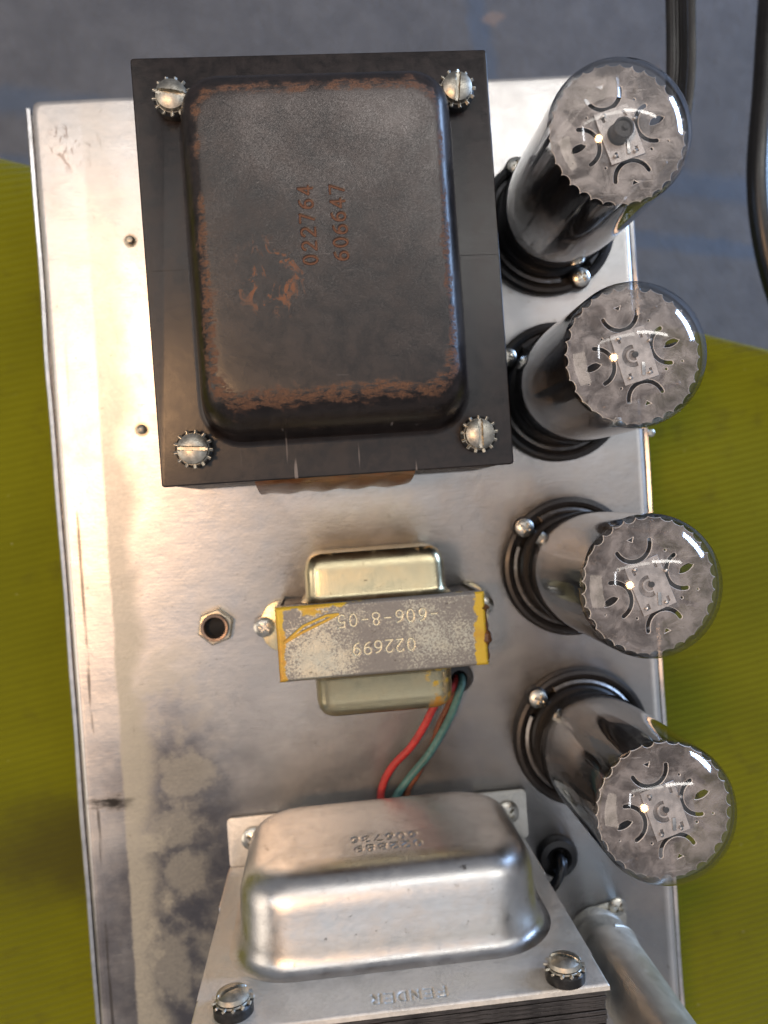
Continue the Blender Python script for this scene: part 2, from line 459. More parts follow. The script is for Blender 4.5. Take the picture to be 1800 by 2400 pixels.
# ------------------------------------------------------------------ mesh helpers (millimetres in, metres out)
class MB:
    def __init__(s):
        s.v, s.f, s.at = [], [], {}

    def add(s, verts, faces, **at):
        b = len(s.v)
        s.v += [tuple(p) for p in verts]
        s.f += [tuple(i + b for i in f) for f in faces]
        for k, vals in at.items():
            s.at.setdefault(k, {}).update({b + i: float(x) for i, x in enumerate(vals)})
        return s

    def box(s, x0, x1, y0, y1, z0, z1):
        v = [(x, y, z) for z in (z0, z1) for y in (y0, y1) for x in (x0, x1)]
        return s.add(v, [(0, 2, 3, 1), (4, 5, 7, 6), (0, 1, 5, 4), (2, 6, 7, 3), (0, 4, 6, 2), (1, 3, 7, 5)])

    def lathe(s, prof, seg=64, cx=0, cy=0, closed=False):
        n = len(prof)
        v = [(cx + r * math.cos(2 * math.pi * k / seg), cy + r * math.sin(2 * math.pi * k / seg), z) for k in range(seg) for r, z in prof]
        f = []
        for k in range(seg):
            a, b = k * n, ((k + 1) % seg) * n
            for i in range(n if closed else n - 1):
                j = (i + 1) % n
                f.append((a + i, b + i, b + j, a + j))
        return s.add(v, f)

    def rings(s, rings, cap0=False, cap1=False, **at):
        n = len(rings[0])
        v = [p for r in rings for p in r]
        f = []
        for i in range(len(rings) - 1):
            for k in range(n):
                j = (k + 1) % n
                f.append((i * n + k, i * n + j, (i + 1) * n + j, (i + 1) * n + k))
        if cap0:
            f.append(tuple(reversed(range(n))))
        if cap1:
            f.append(tuple((len(rings) - 1) * n + k for k in range(n)))
        return s.add(v, f, **at)

    def grid(s, P, **at):
        """P: array (ny, nx, 3)"""
        ny, nx = P.shape[:2]
        f = [(j * nx + i, j * nx + i + 1, (j + 1) * nx + i + 1, (j + 1) * nx + i) for j in range(ny - 1) for i in range(nx - 1)]
        return s.add(P.reshape(-1, 3).tolist(), f, **{k: a.reshape(-1).tolist() for k, a in at.items()})

    def sweep(s, pts, r, seg=14, ribs=0, ribamp=0.0, r1=None, caps=True):
        P = [Vector(p) for p in pts]
        rings = []
        up = Vector((0, 0, 1))
        nrm = None
        for i, p in enumerate(P):
            t = (P[min(i + 1, len(P) - 1)] - P[max(i - 1, 0)]).normalized()
            if nrm is None:
                nrm = t.cross(up)
                if nrm.length < 1e-3:
                    nrm = t.cross(Vector((1, 0, 0)))
            nrm = (nrm - t * nrm.dot(t)).normalized()
            b = t.cross(nrm)
            rr = r if r1 is None else r + (r1 - r) * i / (len(P) - 1)
            ring = []
            for k in range(seg):
                a = 2 * math.pi * k / seg
                q = rr + (ribamp * (1 if k % 2 else -1) if ribs else 0)
                ring.append(tuple(p + (nrm * math.cos(a) + b * math.sin(a)) * q))
            rings.append(ring)
        return s.rings(rings, caps, caps)

    def xf(s, fn):
        s.v = [fn(p) for p in s.v]
        return s

    def build(s, name, mat, parent=None, smooth=True, bevel=0.0, bseg=2, angle=35, off=(0, 0, 0), fix=True):
        me = bpy.data.meshes.new(name)
        me.from_pydata([((x - off[0]) * MM, (y - off[1]) * MM, (z - off[2]) * MM) for x, y, z in s.v], [], s.f)
        for k, d in s.at.items():
            a = me.attributes.new(k, 'FLOAT', 'POINT')
            a.data.foreach_set('value', [d.get(i, 0.0) for i in range(len(s.v))])
        if bevel or fix:
            bm = bmesh.new()
            bm.from_mesh(me)
            if fix:
                bmesh.ops.recalc_face_normals(bm, faces=bm.faces)
            if bevel:
                es = [e for e in bm.edges if len(e.link_faces) == 2 and e.calc_face_angle(0) > rad(30)]
                bmesh.ops.bevel(bm, geom=es, offset=bevel * MM, segments=bseg, affect='EDGES', profile=0.6)
            bm.to_mesh(me)
            bm.free()
        if smooth:
            me.polygons.foreach_set('use_smooth', [True] * len(me.polygons))
            me.set_sharp_from_angle(angle=rad(angle))
        me.materials.append(M[mat] if isinstance(mat, str) else mat)
        o = bpy.data.objects.new(name, me)
        COL.objects.link(o)
        if parent is not None:
            o.parent = parent
        return o


def tag(o, label, cat, group=None, kind=None):
    if label:
        o['label'] = label
    if cat:
        o['category'] = cat
    if group:
        o['group'] = group
    if kind:
        o['kind'] = kind
    return o


def empty(name, loc, label, cat, group=None):
    o = bpy.data.objects.new(name, None)
    o.empty_display_size = 0.01
    COL.objects.link(o)
    o.location = [c * MM for c in loc]
    return tag(o, label, cat, group)


def copy_tree(o, parent=None):
    c = o.copy()
    COL.objects.link(c)
    c.parent = parent
    for ch in list(o.children):
        copy_tree(ch, c)
    return c


def rrect(hx, hy, r, z, n=10, cx=0, cy=0):
    """rounded rectangle ring, counter-clockwise, 4*(n+1) points plus straight sides subdivided"""
    pts = []
    for (sx, sy, a0) in ((1, 1, 0), (-1, 1, 90), (-1, -1, 180), (1, -1, 270)):
        for k in range(n + 1):
            a = rad(a0 + 90 * k / n)
            pts.append((cx + sx * (hx - r) + r * math.cos(a), cy + sy * (hy - r) + r * math.sin(a)))
    out = []
    m = len(pts)
    for i in range(m):
        out.append(pts[i])
        if i % (n + 1) == n:
            q = pts[(i + 1) % m]
            for k in range(1, 12):
                out.append((pts[i][0] + (q[0] - pts[i][0]) * k / 12, pts[i][1] + (q[1] - pts[i][1]) * k / 12))
    return [(x, y, z) for x, y in out]


def catmull(P, n=10):
    P = [Vector(p) for p in P]
    Q = [P[0] * 2 - P[1]] + P + [P[-1] * 2 - P[-2]]
    out = []
    for i in range(1, len(Q) - 2):
        a, b, c, d = Q[i - 1:i + 3]
        for k in range(n):
            t = k / n
            out.append(0.5 * ((2 * b) + (c - a) * t + (2 * a - 5 * b + 4 * c - d) * t * t + (3 * b - a - 3 * c + d) * t ** 3))
    out.append(P[-1])
    return [tuple(p) for p in out]


# ------------------------------------------------------------------ stamped lettering (stroke figures pressed into a fine grid)
def arc(cx, cy, rx, ry, a0, a1, n=10):
    return [(cx + rx * math.cos(rad(a0 + (a1 - a0) * k / n)), cy + ry * math.sin(rad(a0 + (a1 - a0) * k / n))) for k in range(n + 1)]


SIX = [[(0.50, 0.97)] + arc(0.52, 0.40, 0.49, 0.56, 110, 175, 6) + arc(0.3, 0.29, 0.27, 0.29, 175, -185, 16)]
GLYPH = {
    '0': [arc(0.3, 0.5, 0.28, 0.5, 0, 360, 22)],
    '2': [arc(0.3, 0.72, 0.27, 0.28, 165, -35, 10) + [(0.03, 0.0), (0.58, 0.0)]],
    '3': [arc(0.28, 0.75, 0.26, 0.25, 150, -90, 10), arc(0.28, 0.26, 0.28, 0.26, 90, -150, 10)],
    '4': [[(0.45, 0), (0.45, 1), (0.02, 0.28), (0.6, 0.28)]],
    '5': [[(0.55, 1), (0.1, 1), (0.07, 0.56)] + arc(0.28, 0.32, 0.29, 0.32, 125, -145, 12)],
    '6': SIX,
    '7': [[(0.02, 1), (0.58, 1), (0.22, 0)]],
    '8': [arc(0.3, 0.75, 0.22, 0.25, 0, 360, 16), arc(0.3, 0.25, 0.28, 0.25, 0, 360, 18)],
    '9': [[(0.6 - x, 1 - y) for x, y in SIX[0]]],
    '-': [[(0.06, 0.5), (0.54, 0.5)]],
    'F': [[(0.04, 0), (0.04, 1), (0.58, 1)], [(0.04, 0.52), (0.46, 0.52)]],
    'E': [[(0.58, 0), (0.04, 0), (0.04, 1), (0.58, 1)], [(0.04, 0.52), (0.46, 0.52)]],
    'N': [[(0.04, 0), (0.04, 1), (0.58, 0), (0.58, 1)]],
    'D': [[(0.04, 0), (0.04, 1), (0.2, 1)] + arc(0.2, 0.5, 0.38, 0.5, 90, -90, 10) + [(0.04, 0)]],
    'R': [[(0.04, 0), (0.04, 1), (0.3, 1)] + arc(0.34, 0.76, 0.22, 0.24, 90, -90, 8) + [(0.04, 0.52)], [(0.3, 0.52), (0.58, 0)]],
}


def strokes(text, x0, y0, h, pitch, jit=0.0):
    rnd = random.Random(text)
    out = []
    for i, ch in enumerate(text):
        jx, jy = rnd.uniform(-jit, jit), rnd.uniform(-jit, jit)
        for line in GLYPH.get(ch, []):
            out.append([(x0 + i * pitch + jx + px * h, y0 + jy + py * h) for px, py in line])
    return out


def press(U, V, lines, wid):
    """0..1 depth of the stamp at grid points (U,V)"""
    best = np.full(U.shape, 9e9)
    for ln in lines:
        for (ax, ay), (bx, by) in zip(ln[:-1], ln[1:]):
            dx, dy = bx - ax, by - ay
            t = np.clip(((U - ax) * dx + (V - ay) * dy) / max(dx * dx + dy * dy, 1e-9), 0, 1)
            best = np.minimum(best, (U - ax - t * dx) ** 2 + (V - ay - t * dy) ** 2)
    d = np.sqrt(best) / wid
    s = np.clip(1.6 - d * 1.1, 0, 1)
    return s * s * (3 - 2 * s)


def stamped_patch(mb, u0, u1, v0, v1, z, lines, wid, depth, res, mapf=None, **const):
    nu, nv = int((u1 - u0) / res) + 1, int((v1 - v0) / res) + 1
    U, V = np.meshgrid(np.linspace(u0, u1, nu), np.linspace(v0, v1, nv))
    s = press(U, V, lines, wid)
    P = np.stack([U, V, z - depth * s], -1)
    at = {k: np.full(U.shape, v) for k, v in const.items()}
    mb.grid(P, stamp=s, **at)


def bell(name, mat, parent, hx, hy, rc, levels, patch, lines, wid, depth, res, xf, off, wearf=None):
    """pressed cover: levels = (inset_x, inset_y, height, wear, flat); top filled down to a stamped rectangle"""
    mb = MB()
    rings, wear, flat = [], [], []
    for (ix, iy, z, we, fl) in levels:
        rg = rrect(hx - ix, hy - iy, max(2.5, rc - 0.55 * min(ix, iy) if min(ix, iy) > 0 else rc - min(ix, iy)), z)
        rings.append(rg)
        wear += [we] * len(rg)
        flat += [fl] * len(rg)
    u0, u1, v0, v1 = patch
    last = rings[-1]
    z = last[0][2]
    rect = []
    uc, vc = (u0 + u1) / 2, (v0 + v1) / 2
    for (x, y, _) in last:
        dx, dy = x - uc, y - vc
        k = min((u1 - u0) / 2 / max(abs(dx), 1e-6), (v1 - v0) / 2 / max(abs(dy), 1e-6))
        rect.append([uc + dx * k, vc + dy * k, z])
    for cx, cy in ((u0, v0), (u1, v0), (u1, v1), (u0, v1)):
        i = min(range(len(rect)), key=lambda i: (rect[i][0] - cx) ** 2 + (rect[i][1] - cy) ** 2)
        rect[i] = [cx, cy, z]
    mids = [[(a[0] + b[0]) / 2, (a[1] + b[1]) / 2, z] for a, b in zip(last, rect)]
    rings += [mids, rect]
    wear += [0] * (2 * len(rect))
    flat += [1] * (2 * len(rect))
    mb.rings(rings, wear=wear, flat=flat)
    stamped_patch(mb, u0, u1, v0, v1, z, lines, wid, depth, res, flat=1.0)
    mb.xf(xf)
    return mb.build(name, mat, parent, off=off, angle=60)


# ------------------------------------------------------------------ fasteners
def head_mesh(name, r, h, slots, sw, sd, mat):
    """domed screw head whose driver slots are cut into the dome"""
    mb = MB()
    nr, ns = 22, 80
    vs = [(0, 0, h - sd)]
    for i in range(1, nr + 1):
        rr = r * i / nr
        for k in range(ns):
            a = 2 * math.pi * k / ns
            x, y = rr * math.cos(a), rr * math.sin(a)
            t = rr / r
            z = h * (1 - 0.55 * t ** 2.4) - (0.45 * h if i == nr else 0)
            for (ang, ext) in slots:
                u = x * math.cos(ang) + y * math.sin(ang)
                v = -x * math.sin(ang) + y * math.cos(ang)
                if abs(v) < sw / 2 and abs(u) < ext * r and i < nr:
                    z = min(z, h - sd)
            vs.append((x, y, z))
    fs = [(0, 1 + k, 1 + (k + 1) % ns) for k in range(ns)]
    for i in range(nr - 1):
        for k in range(ns):
            j = (k + 1) % ns
            fs.append((1 + i * ns + k, 1 + (i + 1) * ns + k, 1 + (i + 1) * ns + j, 1 + i * ns + j))
    mb.add(vs, fs)
    return mb.build(name, mat, None, angle=40)


def star_washer(name, r0, r1, z, teeth, mat):
    mb = MB()
    mb.lathe([(r0 * 0.6, z - 0.3), (r0, z - 0.3), (r0, z + 0.3), (r0 * 0.6, z + 0.3)], 48, closed=True)
    for k in range(teeth):
        a = 2 * math.pi * k / teeth
        t = MB()
        t.box(r0 - 0.4, r1, -0.5, 0.5, -0.35, 0.35)
        ca, sa = math.cos(a), math.sin(a)
        tw = rad(38)
        v = []
        for (x, y, zz) in t.v:
            y2, z2 = y * math.cos(tw) - zz * math.sin(tw), y * math.sin(tw) + zz * math.cos(tw)
            v.append((x * ca - y2 * sa, x * sa + y2 * ca, z + z2))
        mb.add(v, t.f)
    return mb.build(name, mat, None, bevel=0.12, bseg=1)


hd = head_mesh('screw', 4.5, 2.4, [(0, 1.3)], 1.2, 1.4, 'screw')
wash = star_washer('lock_washer', 4.7, 5.75, 0, 13, 'screw')
wash.parent = hd
wash.location = (0, 0, -0.6 * MM)
collar = MB().lathe([(0.1, -4.0), (5.4, -4.0), (5.4, -1.6), (4.9, -1.0), (0.1, -1.0)], 40).build('screw_collar', 'dark', hd)
ph = head_mesh('screw', 3.1, 1.75, [(0.5, 0.55), (0.5 + math.pi / 2, 0.55)], 0.8, 1.2, 'bright')
PROTO = {'slot': hd, 'cross': ph}


def screw(kind, parent, x, y, z, rot=0.0, axis='Z', scale=1.0, mat=None):
    o = copy_tree(PROTO[kind], parent)
    o.location = (x * MM, y * MM, z * MM)
    o.scale = (scale,) * 3
    o.rotation_euler = (0, 0, rot) if axis == 'Z' else (rad(-90), rot, 0)
    return o


# ------------------------------------------------------------------ setting: floor and the cushion
fl = MB()
fl.add([(-2500, -2500, -520), (2500, -2500, -520), (2500, 2500, -520), (-2500, 2500, -520)], [(0, 1, 2, 3)])
tag(fl.build('floor', 'floor', smooth=False, fix=False), None, None, kind='structure')

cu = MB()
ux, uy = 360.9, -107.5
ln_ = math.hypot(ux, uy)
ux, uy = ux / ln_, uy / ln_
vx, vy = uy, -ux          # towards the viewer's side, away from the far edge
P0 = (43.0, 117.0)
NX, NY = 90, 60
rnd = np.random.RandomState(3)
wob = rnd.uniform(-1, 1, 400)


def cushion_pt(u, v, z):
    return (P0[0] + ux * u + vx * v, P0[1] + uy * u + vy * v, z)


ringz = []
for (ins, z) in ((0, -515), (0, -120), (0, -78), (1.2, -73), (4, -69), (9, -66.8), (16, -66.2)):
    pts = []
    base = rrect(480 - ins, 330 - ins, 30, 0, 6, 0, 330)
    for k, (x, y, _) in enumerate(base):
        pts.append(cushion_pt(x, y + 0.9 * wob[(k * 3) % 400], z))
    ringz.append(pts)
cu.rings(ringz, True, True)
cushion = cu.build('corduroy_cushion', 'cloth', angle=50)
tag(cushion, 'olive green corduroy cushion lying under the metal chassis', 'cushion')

# ------------------------------------------------------------------ amplifier chassis
CX = empty('amplifier_chassis', (0, 0, -68), 'worn bare aluminium amplifier chassis lying on the green cushion', 'chassis')
OFF = (0, 0, -68)
top = MB()


def outline(ins, z):
    c = [(-98.6 + ins, -262), (128.2 - ins, -262), (127.8 - ins, 162.4 - ins), (-98.2 + ins, 157.6 - ins)]
    pts = []
    r = 3.2
    for i, p in enumerate(c):
        a, b = Vector(c[i - 1]), Vector(c[(i + 1) % 4])
        q = Vector(p)
        d0, d1 = (a - q).normalized(), (b - q).normalized()
        for k in range(7):
            t = k / 6
            s0, s1 = q + d0 * r, q + d1 * r
            pts.append(tuple(s0 * (1 - t) ** 2 + q * 2 * t * (1 - t) + s1 * t * t) + (z,))
    return pts


lev = [(1.2, -66.0), (0.0, -64.0), (0.0, -3.0)] + [(2.6 * (1 - math.cos(rad(a))), -2.6 + 2.6 * math.sin(rad(a))) for a in (20, 40, 60, 78, 90)]
top.rings([outline(i, z) for i, z in lev], False, True)
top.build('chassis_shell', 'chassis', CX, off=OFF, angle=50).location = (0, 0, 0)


def rail(x, xo, name):
    mb = MB()
    n = 70
    rows = []
    for k in range(n + 1):
        y = -262 + (262 + 156) * k / n
        wv = 0.12 * math.sin(y * 0.045) + 0.08 * math.sin(y * 0.11 + 1) + 0.25 * math.exp(-((y - 62) / 14) ** 2)
        sg = 1 if xo > x else -1
        a, b = x, xo + sg * wv
        rows.append([(b - sg * 0.6, y, -3.2), (b, y, -3.9), (b, y, -30), (a, y, -30.2), (a, y, -9.0), (b - sg * 1.7, y, -9.0), (b - sg * 1.7, y, -3.7)])
    mb.rings(rows, True, True)
    return mb.build(name, 'rail', CX, off=OFF)


rail(-98.0, -101.4, 'side_rail')
rail(127.6, 131.0, 'side_rail')
# rivets and the small screw on the right flange
for (x, y, r) in ((-65.6, 103.8, 1.7), (-66.5, 33.0, 1.8)):
    mb = MB().lathe([(0.01, 1.6), (r * 0.6, 1.5), (r, 0.9), (r * 1.05, 0.0), (r * 1.5, 0.06), (r * 1.55, -0.2)], 28, x, y)
    mb.build('rivet', 'nut', CX, off=OFF)
screw('cross', CX, 131.8, 19.5, 65.0, 0.2, scale=0.5)

# ------------------------------------------------------------------ power transformer (black, lying flat, bell up)
PC = (5.4, 71.4, 0)
PT = empty('power_transformer', PC, 'large black power transformer with rust-worn domed cover stamped 022764', 'transformer')
mb = MB().box(-47.2, 58.2, 9.0, 133.8, 0.3, 62.3)
core = mb.build('core', 'core', PT, off=PC, bevel=0.4)
# plate
mb = MB()
mb.rings([[(x + PC[0], y + PC[1], z) for x, y, z in rrect(53.0 - i, 63.0 - i, 0.9, z, 4)] for i, z in ((0, 61.9), (0, 63.6), (0.15, 63.9), (0.45, 64.0))], True, True)
plate = mb.build('cover_plate', 'black', PT, off=PC, angle=50)
# seams and bent lines of the core show as shallow ridges beside the cover
for (x0, x1, y, zz) in ((44.5, 57.6, 72.4, 0.10), (-47.0, -34.5, 72.0, 0.10)):
    MB().box(x0, x1, y, y + 0.25, 63.95, 64.0 + zz).build('plate_seam', 'black', PT, off=PC)
levels = [(-2.2, -2.2, 64.02, 0, 0), (-0.9, -0.9, 64.3, 0.0, 0), (-0.2, -0.2, 65.2, 0.05, 0), (0.1, 0.3, 68.0, 0.1, 0), (0.4, 0.8, 71.5, 0.12, 0)]
for a in (10, 22, 34, 46, 57, 67, 76, 83, 90):
    s_, c_ = math.sin(rad(a)), math.cos(rad(a))
    we = {10: .15, 22: .12, 34: .05, 46: .1, 57: .3, 67: .62, 76: .85, 83: .8, 90: .5}[a]
    levels.append((0.4 + 7.0 * (1 - c_), 0.8 + 11.0 * (1 - c_), 71.5 + 15.5 * s_, we, max(0, (a - 70) / 20)))
levels.append((9.5, 14.2, 87.15, 0.18, 1))
tx = [[(-(v) - 0.0, u) for u, v in ln] for ln in strokes('022764', -6.6, 2.9, 3.75, 3.72, 0.12)]
tx += [[(-(v) - 0.0, u) for u, v in ln] for ln in strokes('606647', -5.9, -5.6, 3.75, 3.55, 0.12)]
bell('bell_cover', 'black', PT, 38.6, 50.8, 11.0, levels, (-12, 12, -14, 20), tx, 0.29, 0.34, 0.13, lambda p: p, (0, 0, 0))
# tape over the winding on the near side
P = []
for j, (yy, zz) in enumerate(((8.7, 63.2), (7.9, 61.8), (6.9, 57), (5.8, 50), (5.0, 42), (4.8, 30), (5.4, 18))):
    row = []
    for k in range(25):
        t = k / 24
        x = -20.5 + 48.5 * t
        row.append((x, yy + 0.5 * math.sin(x * 0.55 + j) * (0.3 + 0.1 * j), zz + 1.2 * math.sin(x * 0.8) * (1 if j > 3 else 0)))
    P.append(row)
MB().grid(np.array(P)).build('paper_tape', 'tape', PT, off=PC, angle=80)
for (x, y, r) in ((-35.8, 120.9, -0.15), (47.7, 120.8, 1.45), (-37.0, 18.8, -0.08), (47.5, 17.9, 1.55)):
    screw('slot', PT, x - PC[0], y - PC[1], 68.2, r)
plate['label'] = 'flat black steel plate below the domed cover'

# ------------------------------------------------------------------ choke
KC = (16.7, -46.5, 0)
CK = empty('choke_transformer', KC, 'small varnish-stained choke stamped 022699 in the middle of the chassis', 'transformer')
mb = MB()
x0, x1, y0, y1, zt = -19.3, 52.4, -59.0, -33.6, 35.0
ln2 = [[(x0 + x1 - u - (x0 + x1 - 2 * 0), -v) for u, v in l] for l in []]
lines = []
for l in strokes('-606-8-05', -35.6, 37.8, 4.2, 3.95, 0.1) + strokes('022699', -27.2, 47.6, 4.2, 3.75, 0.1):
    lines.append([(-u, -v) for u, v in l])
res = 0.16
nu, nv = int((x1 - x0) / res), int((y1 - y0) / res)
U, V = np.meshgrid(np.linspace(x0, x1, nu), np.linspace(y0, y1, nv))
# gouge near the far left corner
gouge = press(U, V, [[(x0 + 2.5, -45.5), (x0 + 9, -40.5), (x0 + 17, -37.6), (x0 + 21, -37.4), (x0 + 16, -39.6), (x0 + 9, -42.4), (x0 + 2.5, -45.5)]], 0.45)
st = press(U, V, lines, 0.24)
ed = np.minimum(np.minimum(U - x0, x1 - U), np.minimum(V - y0, y1 - V))
Zt = zt - 0.35 * st - 0.25 * gouge - 0.9 * np.clip(1 - ed / 1.1, 0, 1) ** 2
wear = np.maximum.reduce([np.clip(1.15 - (x1 - U) / 6.0, 0, 0.75), np.clip(1.0 - (U - x0) / 5.0, 0, 1), gouge,
                          np.clip(1.0 - np.hypot((U - x0 - 14) / 15, (V + 36.5) / 5), 0, 1) * 0.6, 0.7 * np.clip(1 - (U - x0 - 20) / 20, 0, 1) * np.clip(1 - (y1 - V) / 4, 0, 1)])
mb.grid(np.stack([U, V, Zt], -1), wear=wear, stamp=st)
mb.build('bracket_top', 'choke', CK, off=KC, angle=70)
# the folded skirt and legs of the bracket
mb = MB()
mb.rings([[(x0 - o, y0 - o, z), (x1 + o, y0 - o, z), (x1 + o, y1 + o, z), (x0 - o, y1 + o, z)] for o, z in ((0, zt - 0.85), (0.15, zt - 1.6), (0.15, zt - 3.2))], wear=[0.35] * 12)
for sx, xx in ((-1, x0), (1, x1)):
    a, b = (xx + 0.2, xx + 1.4) if sx < 0 else (xx - 1.4, xx - 0.2)
    mb.box(a, b, y0 + 0.3, y1 - 0.3, 1.2, zt - 3.2)
mb.build('bracket_leg', 'choke', CK, off=KC, angle=40)
mb = MB().box(x0 + 1.8, x1 - 1.8, y0 + 1.2, y1 - 1.2, 1.0, zt - 2.5)
mb.build('core', 'core', CK, off=KC, bevel=0.3)
for sx, xx, cy in ((-1, x0 + 1.2, -45.0), (1, x1 - 1.2, -44.0)):
    pts = []
    for k in range(17):
        a = rad(90 + 180 * k / 16) if sx < 0 else rad(-90 + 180 * k / 16)
        pts.append((xx + sx * 2.0 + 7.6 * math.cos(a), cy + 9.6 * math.sin(a)))
    e = [(xx, cy - 9.6), (xx, cy + 9.6)] if sx < 0 else [(xx, cy + 9.6), (xx, cy - 9.6)]
    ring = pts + e
    mb = MB().rings([[(x, y, z) for x, y in ring] for z in (0.15, 1.2)], True, True, wear=[0.3] * (2 * len(ring)))
    mb.build('mounting_foot', 'chokebell', CK, off=KC, bevel=0.25)
screw('cross', CK, -26.3 - KC[0], -44.8 - KC[1], 1.6, 0.4, scale=1.25)
screw('cross', CK, 58.6 - KC[0], -43.0 - KC[1], 1.6, 0.1, scale=1.25)


def choke_bell(yb, yf, xa, xb, z1, wv):
    mb = MB()
    hx, hz = (xb - xa) / 2, (z1 - 2.5) / 2
    cx, cz = (xa + xb) / 2, 2.5 + hz
    L = yf - yb
    rings, wear = [], []
    for (ins, t, we) in ((-1.6, 0.0, .1), (-0.6, 0.05, .2), (0, 0.14, .1), (0.1, 0.62, 0), (0.7, 0.80, 0.1), (1.8, 0.91, .2), (3.3, 0.98, .3), (5.0, 1.0, .2)):
        rg = rrect(hx - ins, hz - ins, max(2.0, 5.4 - ins * 0.4), 0, 8)
        rings.append([(cx + u, yb + L * t, cz + v) for u, v, _ in rg])
        wear += [we + wv * (1 if (u > hx * 0.55 and v > 0) else 0) for u, v, _ in rg]
    mb.rings(rings, False, True, wear=wear)
    return mb.build('bell_cover', 'chokebell', CK, off=KC, angle=50)


choke_bell(-33.4, -16.8, -9.0, 40.4, 31.0, 0.2)
choke_bell(-59.2, -74.4, -7.6, 40.4, 30.5, 0.35)
# brown varnish crust hanging from the right end
rr = random.Random(4)
mb = MB()
n = 16
rings = []
for k in range(n + 1):
    y = y0 + 0.6 + (y1 - y0 - 5.0) * k / n
    s_ = 0.4 + 1.7 * rr.random() ** 1.5
    if k in (0, n):
        s_ = 0.3
    rings.append([(x1 + 0.1 + s_ * math.cos(rad(a)), y, zt - 1.8 + 1.5 * s_ * math.sin(rad(a))) for a in range(0, 360, 45)])
mb.rings(rings, True, True)
mb.build('varnish_crust', 'glue', CK, off=KC)

# ------------------------------------------------------------------ output transformer (standing at the near end)
OC = (11.6, -155, 0)
OT = empty('output_transformer', OC, 'silver output transformer with big rounded bell standing at the near end of the chassis', 'transformer')
xa, xb, yp, zt = -45.2, 67.6, -135.0, 93.5
# front end plate with the maker's name pressed in its upper strip
mb = MB()
lines = strokes('FENDER', -23.6, 86.2, 3.9, 3.6, 0.05)
res = 0.25
u0, u1, v0, v1 = -xb, -xa, 80.0, zt
nu, nv = int((u1 - u0) / res), int((v1 - v0) / res)
U, V = np.meshgrid(np.linspace(u0, u1, nu), np.linspace(v0, v1, nv))
st = press(U, V, lines, 0.3)
ed = np.minimum(np.minimum(U - u0, u1 - U), v1 - V)
dep = 0.45 * st + 0.5 * np.clip(1 - ed / 0.6, 0, 1) ** 2
mb.grid(np.stack([-U, yp - dep, V], -1))
mb.add([(xa, yp, 2), (xb, yp, 2), (xb, yp, 80), (xa, yp, 80)], [(0, 1, 2, 3)])
e0, e1 = yp - 0.5, yp - 1.7
mb.add([(xa, e0, zt), (xb, e0, zt), (xb, e0, 2), (xa, e0, 2), (xa, e1, zt), (xb, e1, zt), (xb, e1, 2), (xa, e1, 2)],
       [(0, 4, 5, 1), (1, 5, 6, 2), (3, 7, 4, 0), (4, 7, 6, 5)])
mb.build('end_plate', 'endplate', OT, off=OC, angle=60)
levels = [(-4.0, -4.0, 0.05, 0, 0), (-2.4, -2.4, 0.45, 0, 0), (-1.1, -1.1, 1.5, 0, 0), (-0.3, -0.3, 3.2, 0, 0), (0.0, 0.0, 5.5, 0, 0), (0.4, 0.5, 16.5, 0, 0)]
for a in (12, 25, 38, 50, 62, 74, 90):
    s_, c_ = math.sin(rad(a)), math.cos(rad(a))
    levels.append((0.4 + 7.5 * (1 - c_), 0.5 + 8.5 * (1 - c_), 16.5 + 10.0 * s_, 0, 0))
levels.append((11, 12, 26.8, 0, 0))
tx = strokes('022889', -11.5, 13.0, 4.0, 3.75, 0.08) + strokes('606736', -10.6, 6.5, 4.0, 3.75, 0.08)
BX, BZ = 11.4, 41.0
bell('bell_cover', 'bell', OT, 46.4, 31.6, 17.0, levels, (-20, 20, 2, 18.6), tx, 0.34, 0.28, 0.16,
     lambda p: (BX - p[0], yp + p[2], BZ + p[1]), OC)
# lamination stack, each sheet its own piece
for k in range(30):
    rr = random.Random(k)
    y = yp - 1.85 - k * 1.32
    o = None
    if k == 0:
        lam0 = MB().box(xa + 0.9, xb - 0.9, -0.55, 0.55, 1.5, zt - 1.2).build('lamination', 'lam', OT, bevel=0.12, bseg=1)
        o = lam0
    else:
        o = lam0.copy()
        COL.objects.link(o)
    o.parent = OT
    o.location = ((-OC[0] + rr.uniform(-.2, .2)) * MM, (y - OC[1]) * MM, rr.uniform(-.35, .15) * MM)
MB().box(xa, xb, yp - 43.2, yp - 41.8, 1.5, zt).build('end_plate', 'bell', OT, off=OC, bevel=0.3)
for (x, z, r) in ((-34.2, 86.2, 0.5), (56.8, 88.8, -0.55)):
    screw('slot', OT, x - OC[0], yp + 4.0 - OC[1], z, r, 'Y')
# mounting tabs bent out along the chassis
for (u0, u1) in ((-45.6, -25.5), (49.5, 70.2)):
    ring = [(x + (u0 + u1) / 2, y - 126, z) for x, y, z in rrect((u1 - u0) / 2, 9.6, 1.8, 0, 4)]
    mb = MB().rings([[(x, y, z) for x, y, _ in ring] for z in (0.2, 1.6)], True, True)
    mb.build('mounting_tab', 'endplate', OT, off=OC, bevel=0.25)
    screw('cross', OT, (u0 + u1) / 2 - OC[0] + (-0.5 if u0 < 0 else 2.5), -124.5 - OC[1], 1.8, 0.3, scale=1.45)
for sx in (-1, 1):
    x = xa if sx < 0 else xb
    MB().box(x - 0.7 if sx < 0 else x, x if sx < 0 else x + 0.7, yp - 1.6, yp - 0.3, 1.0, 30).build('plate_edge', 'bell', OT, off=OC)

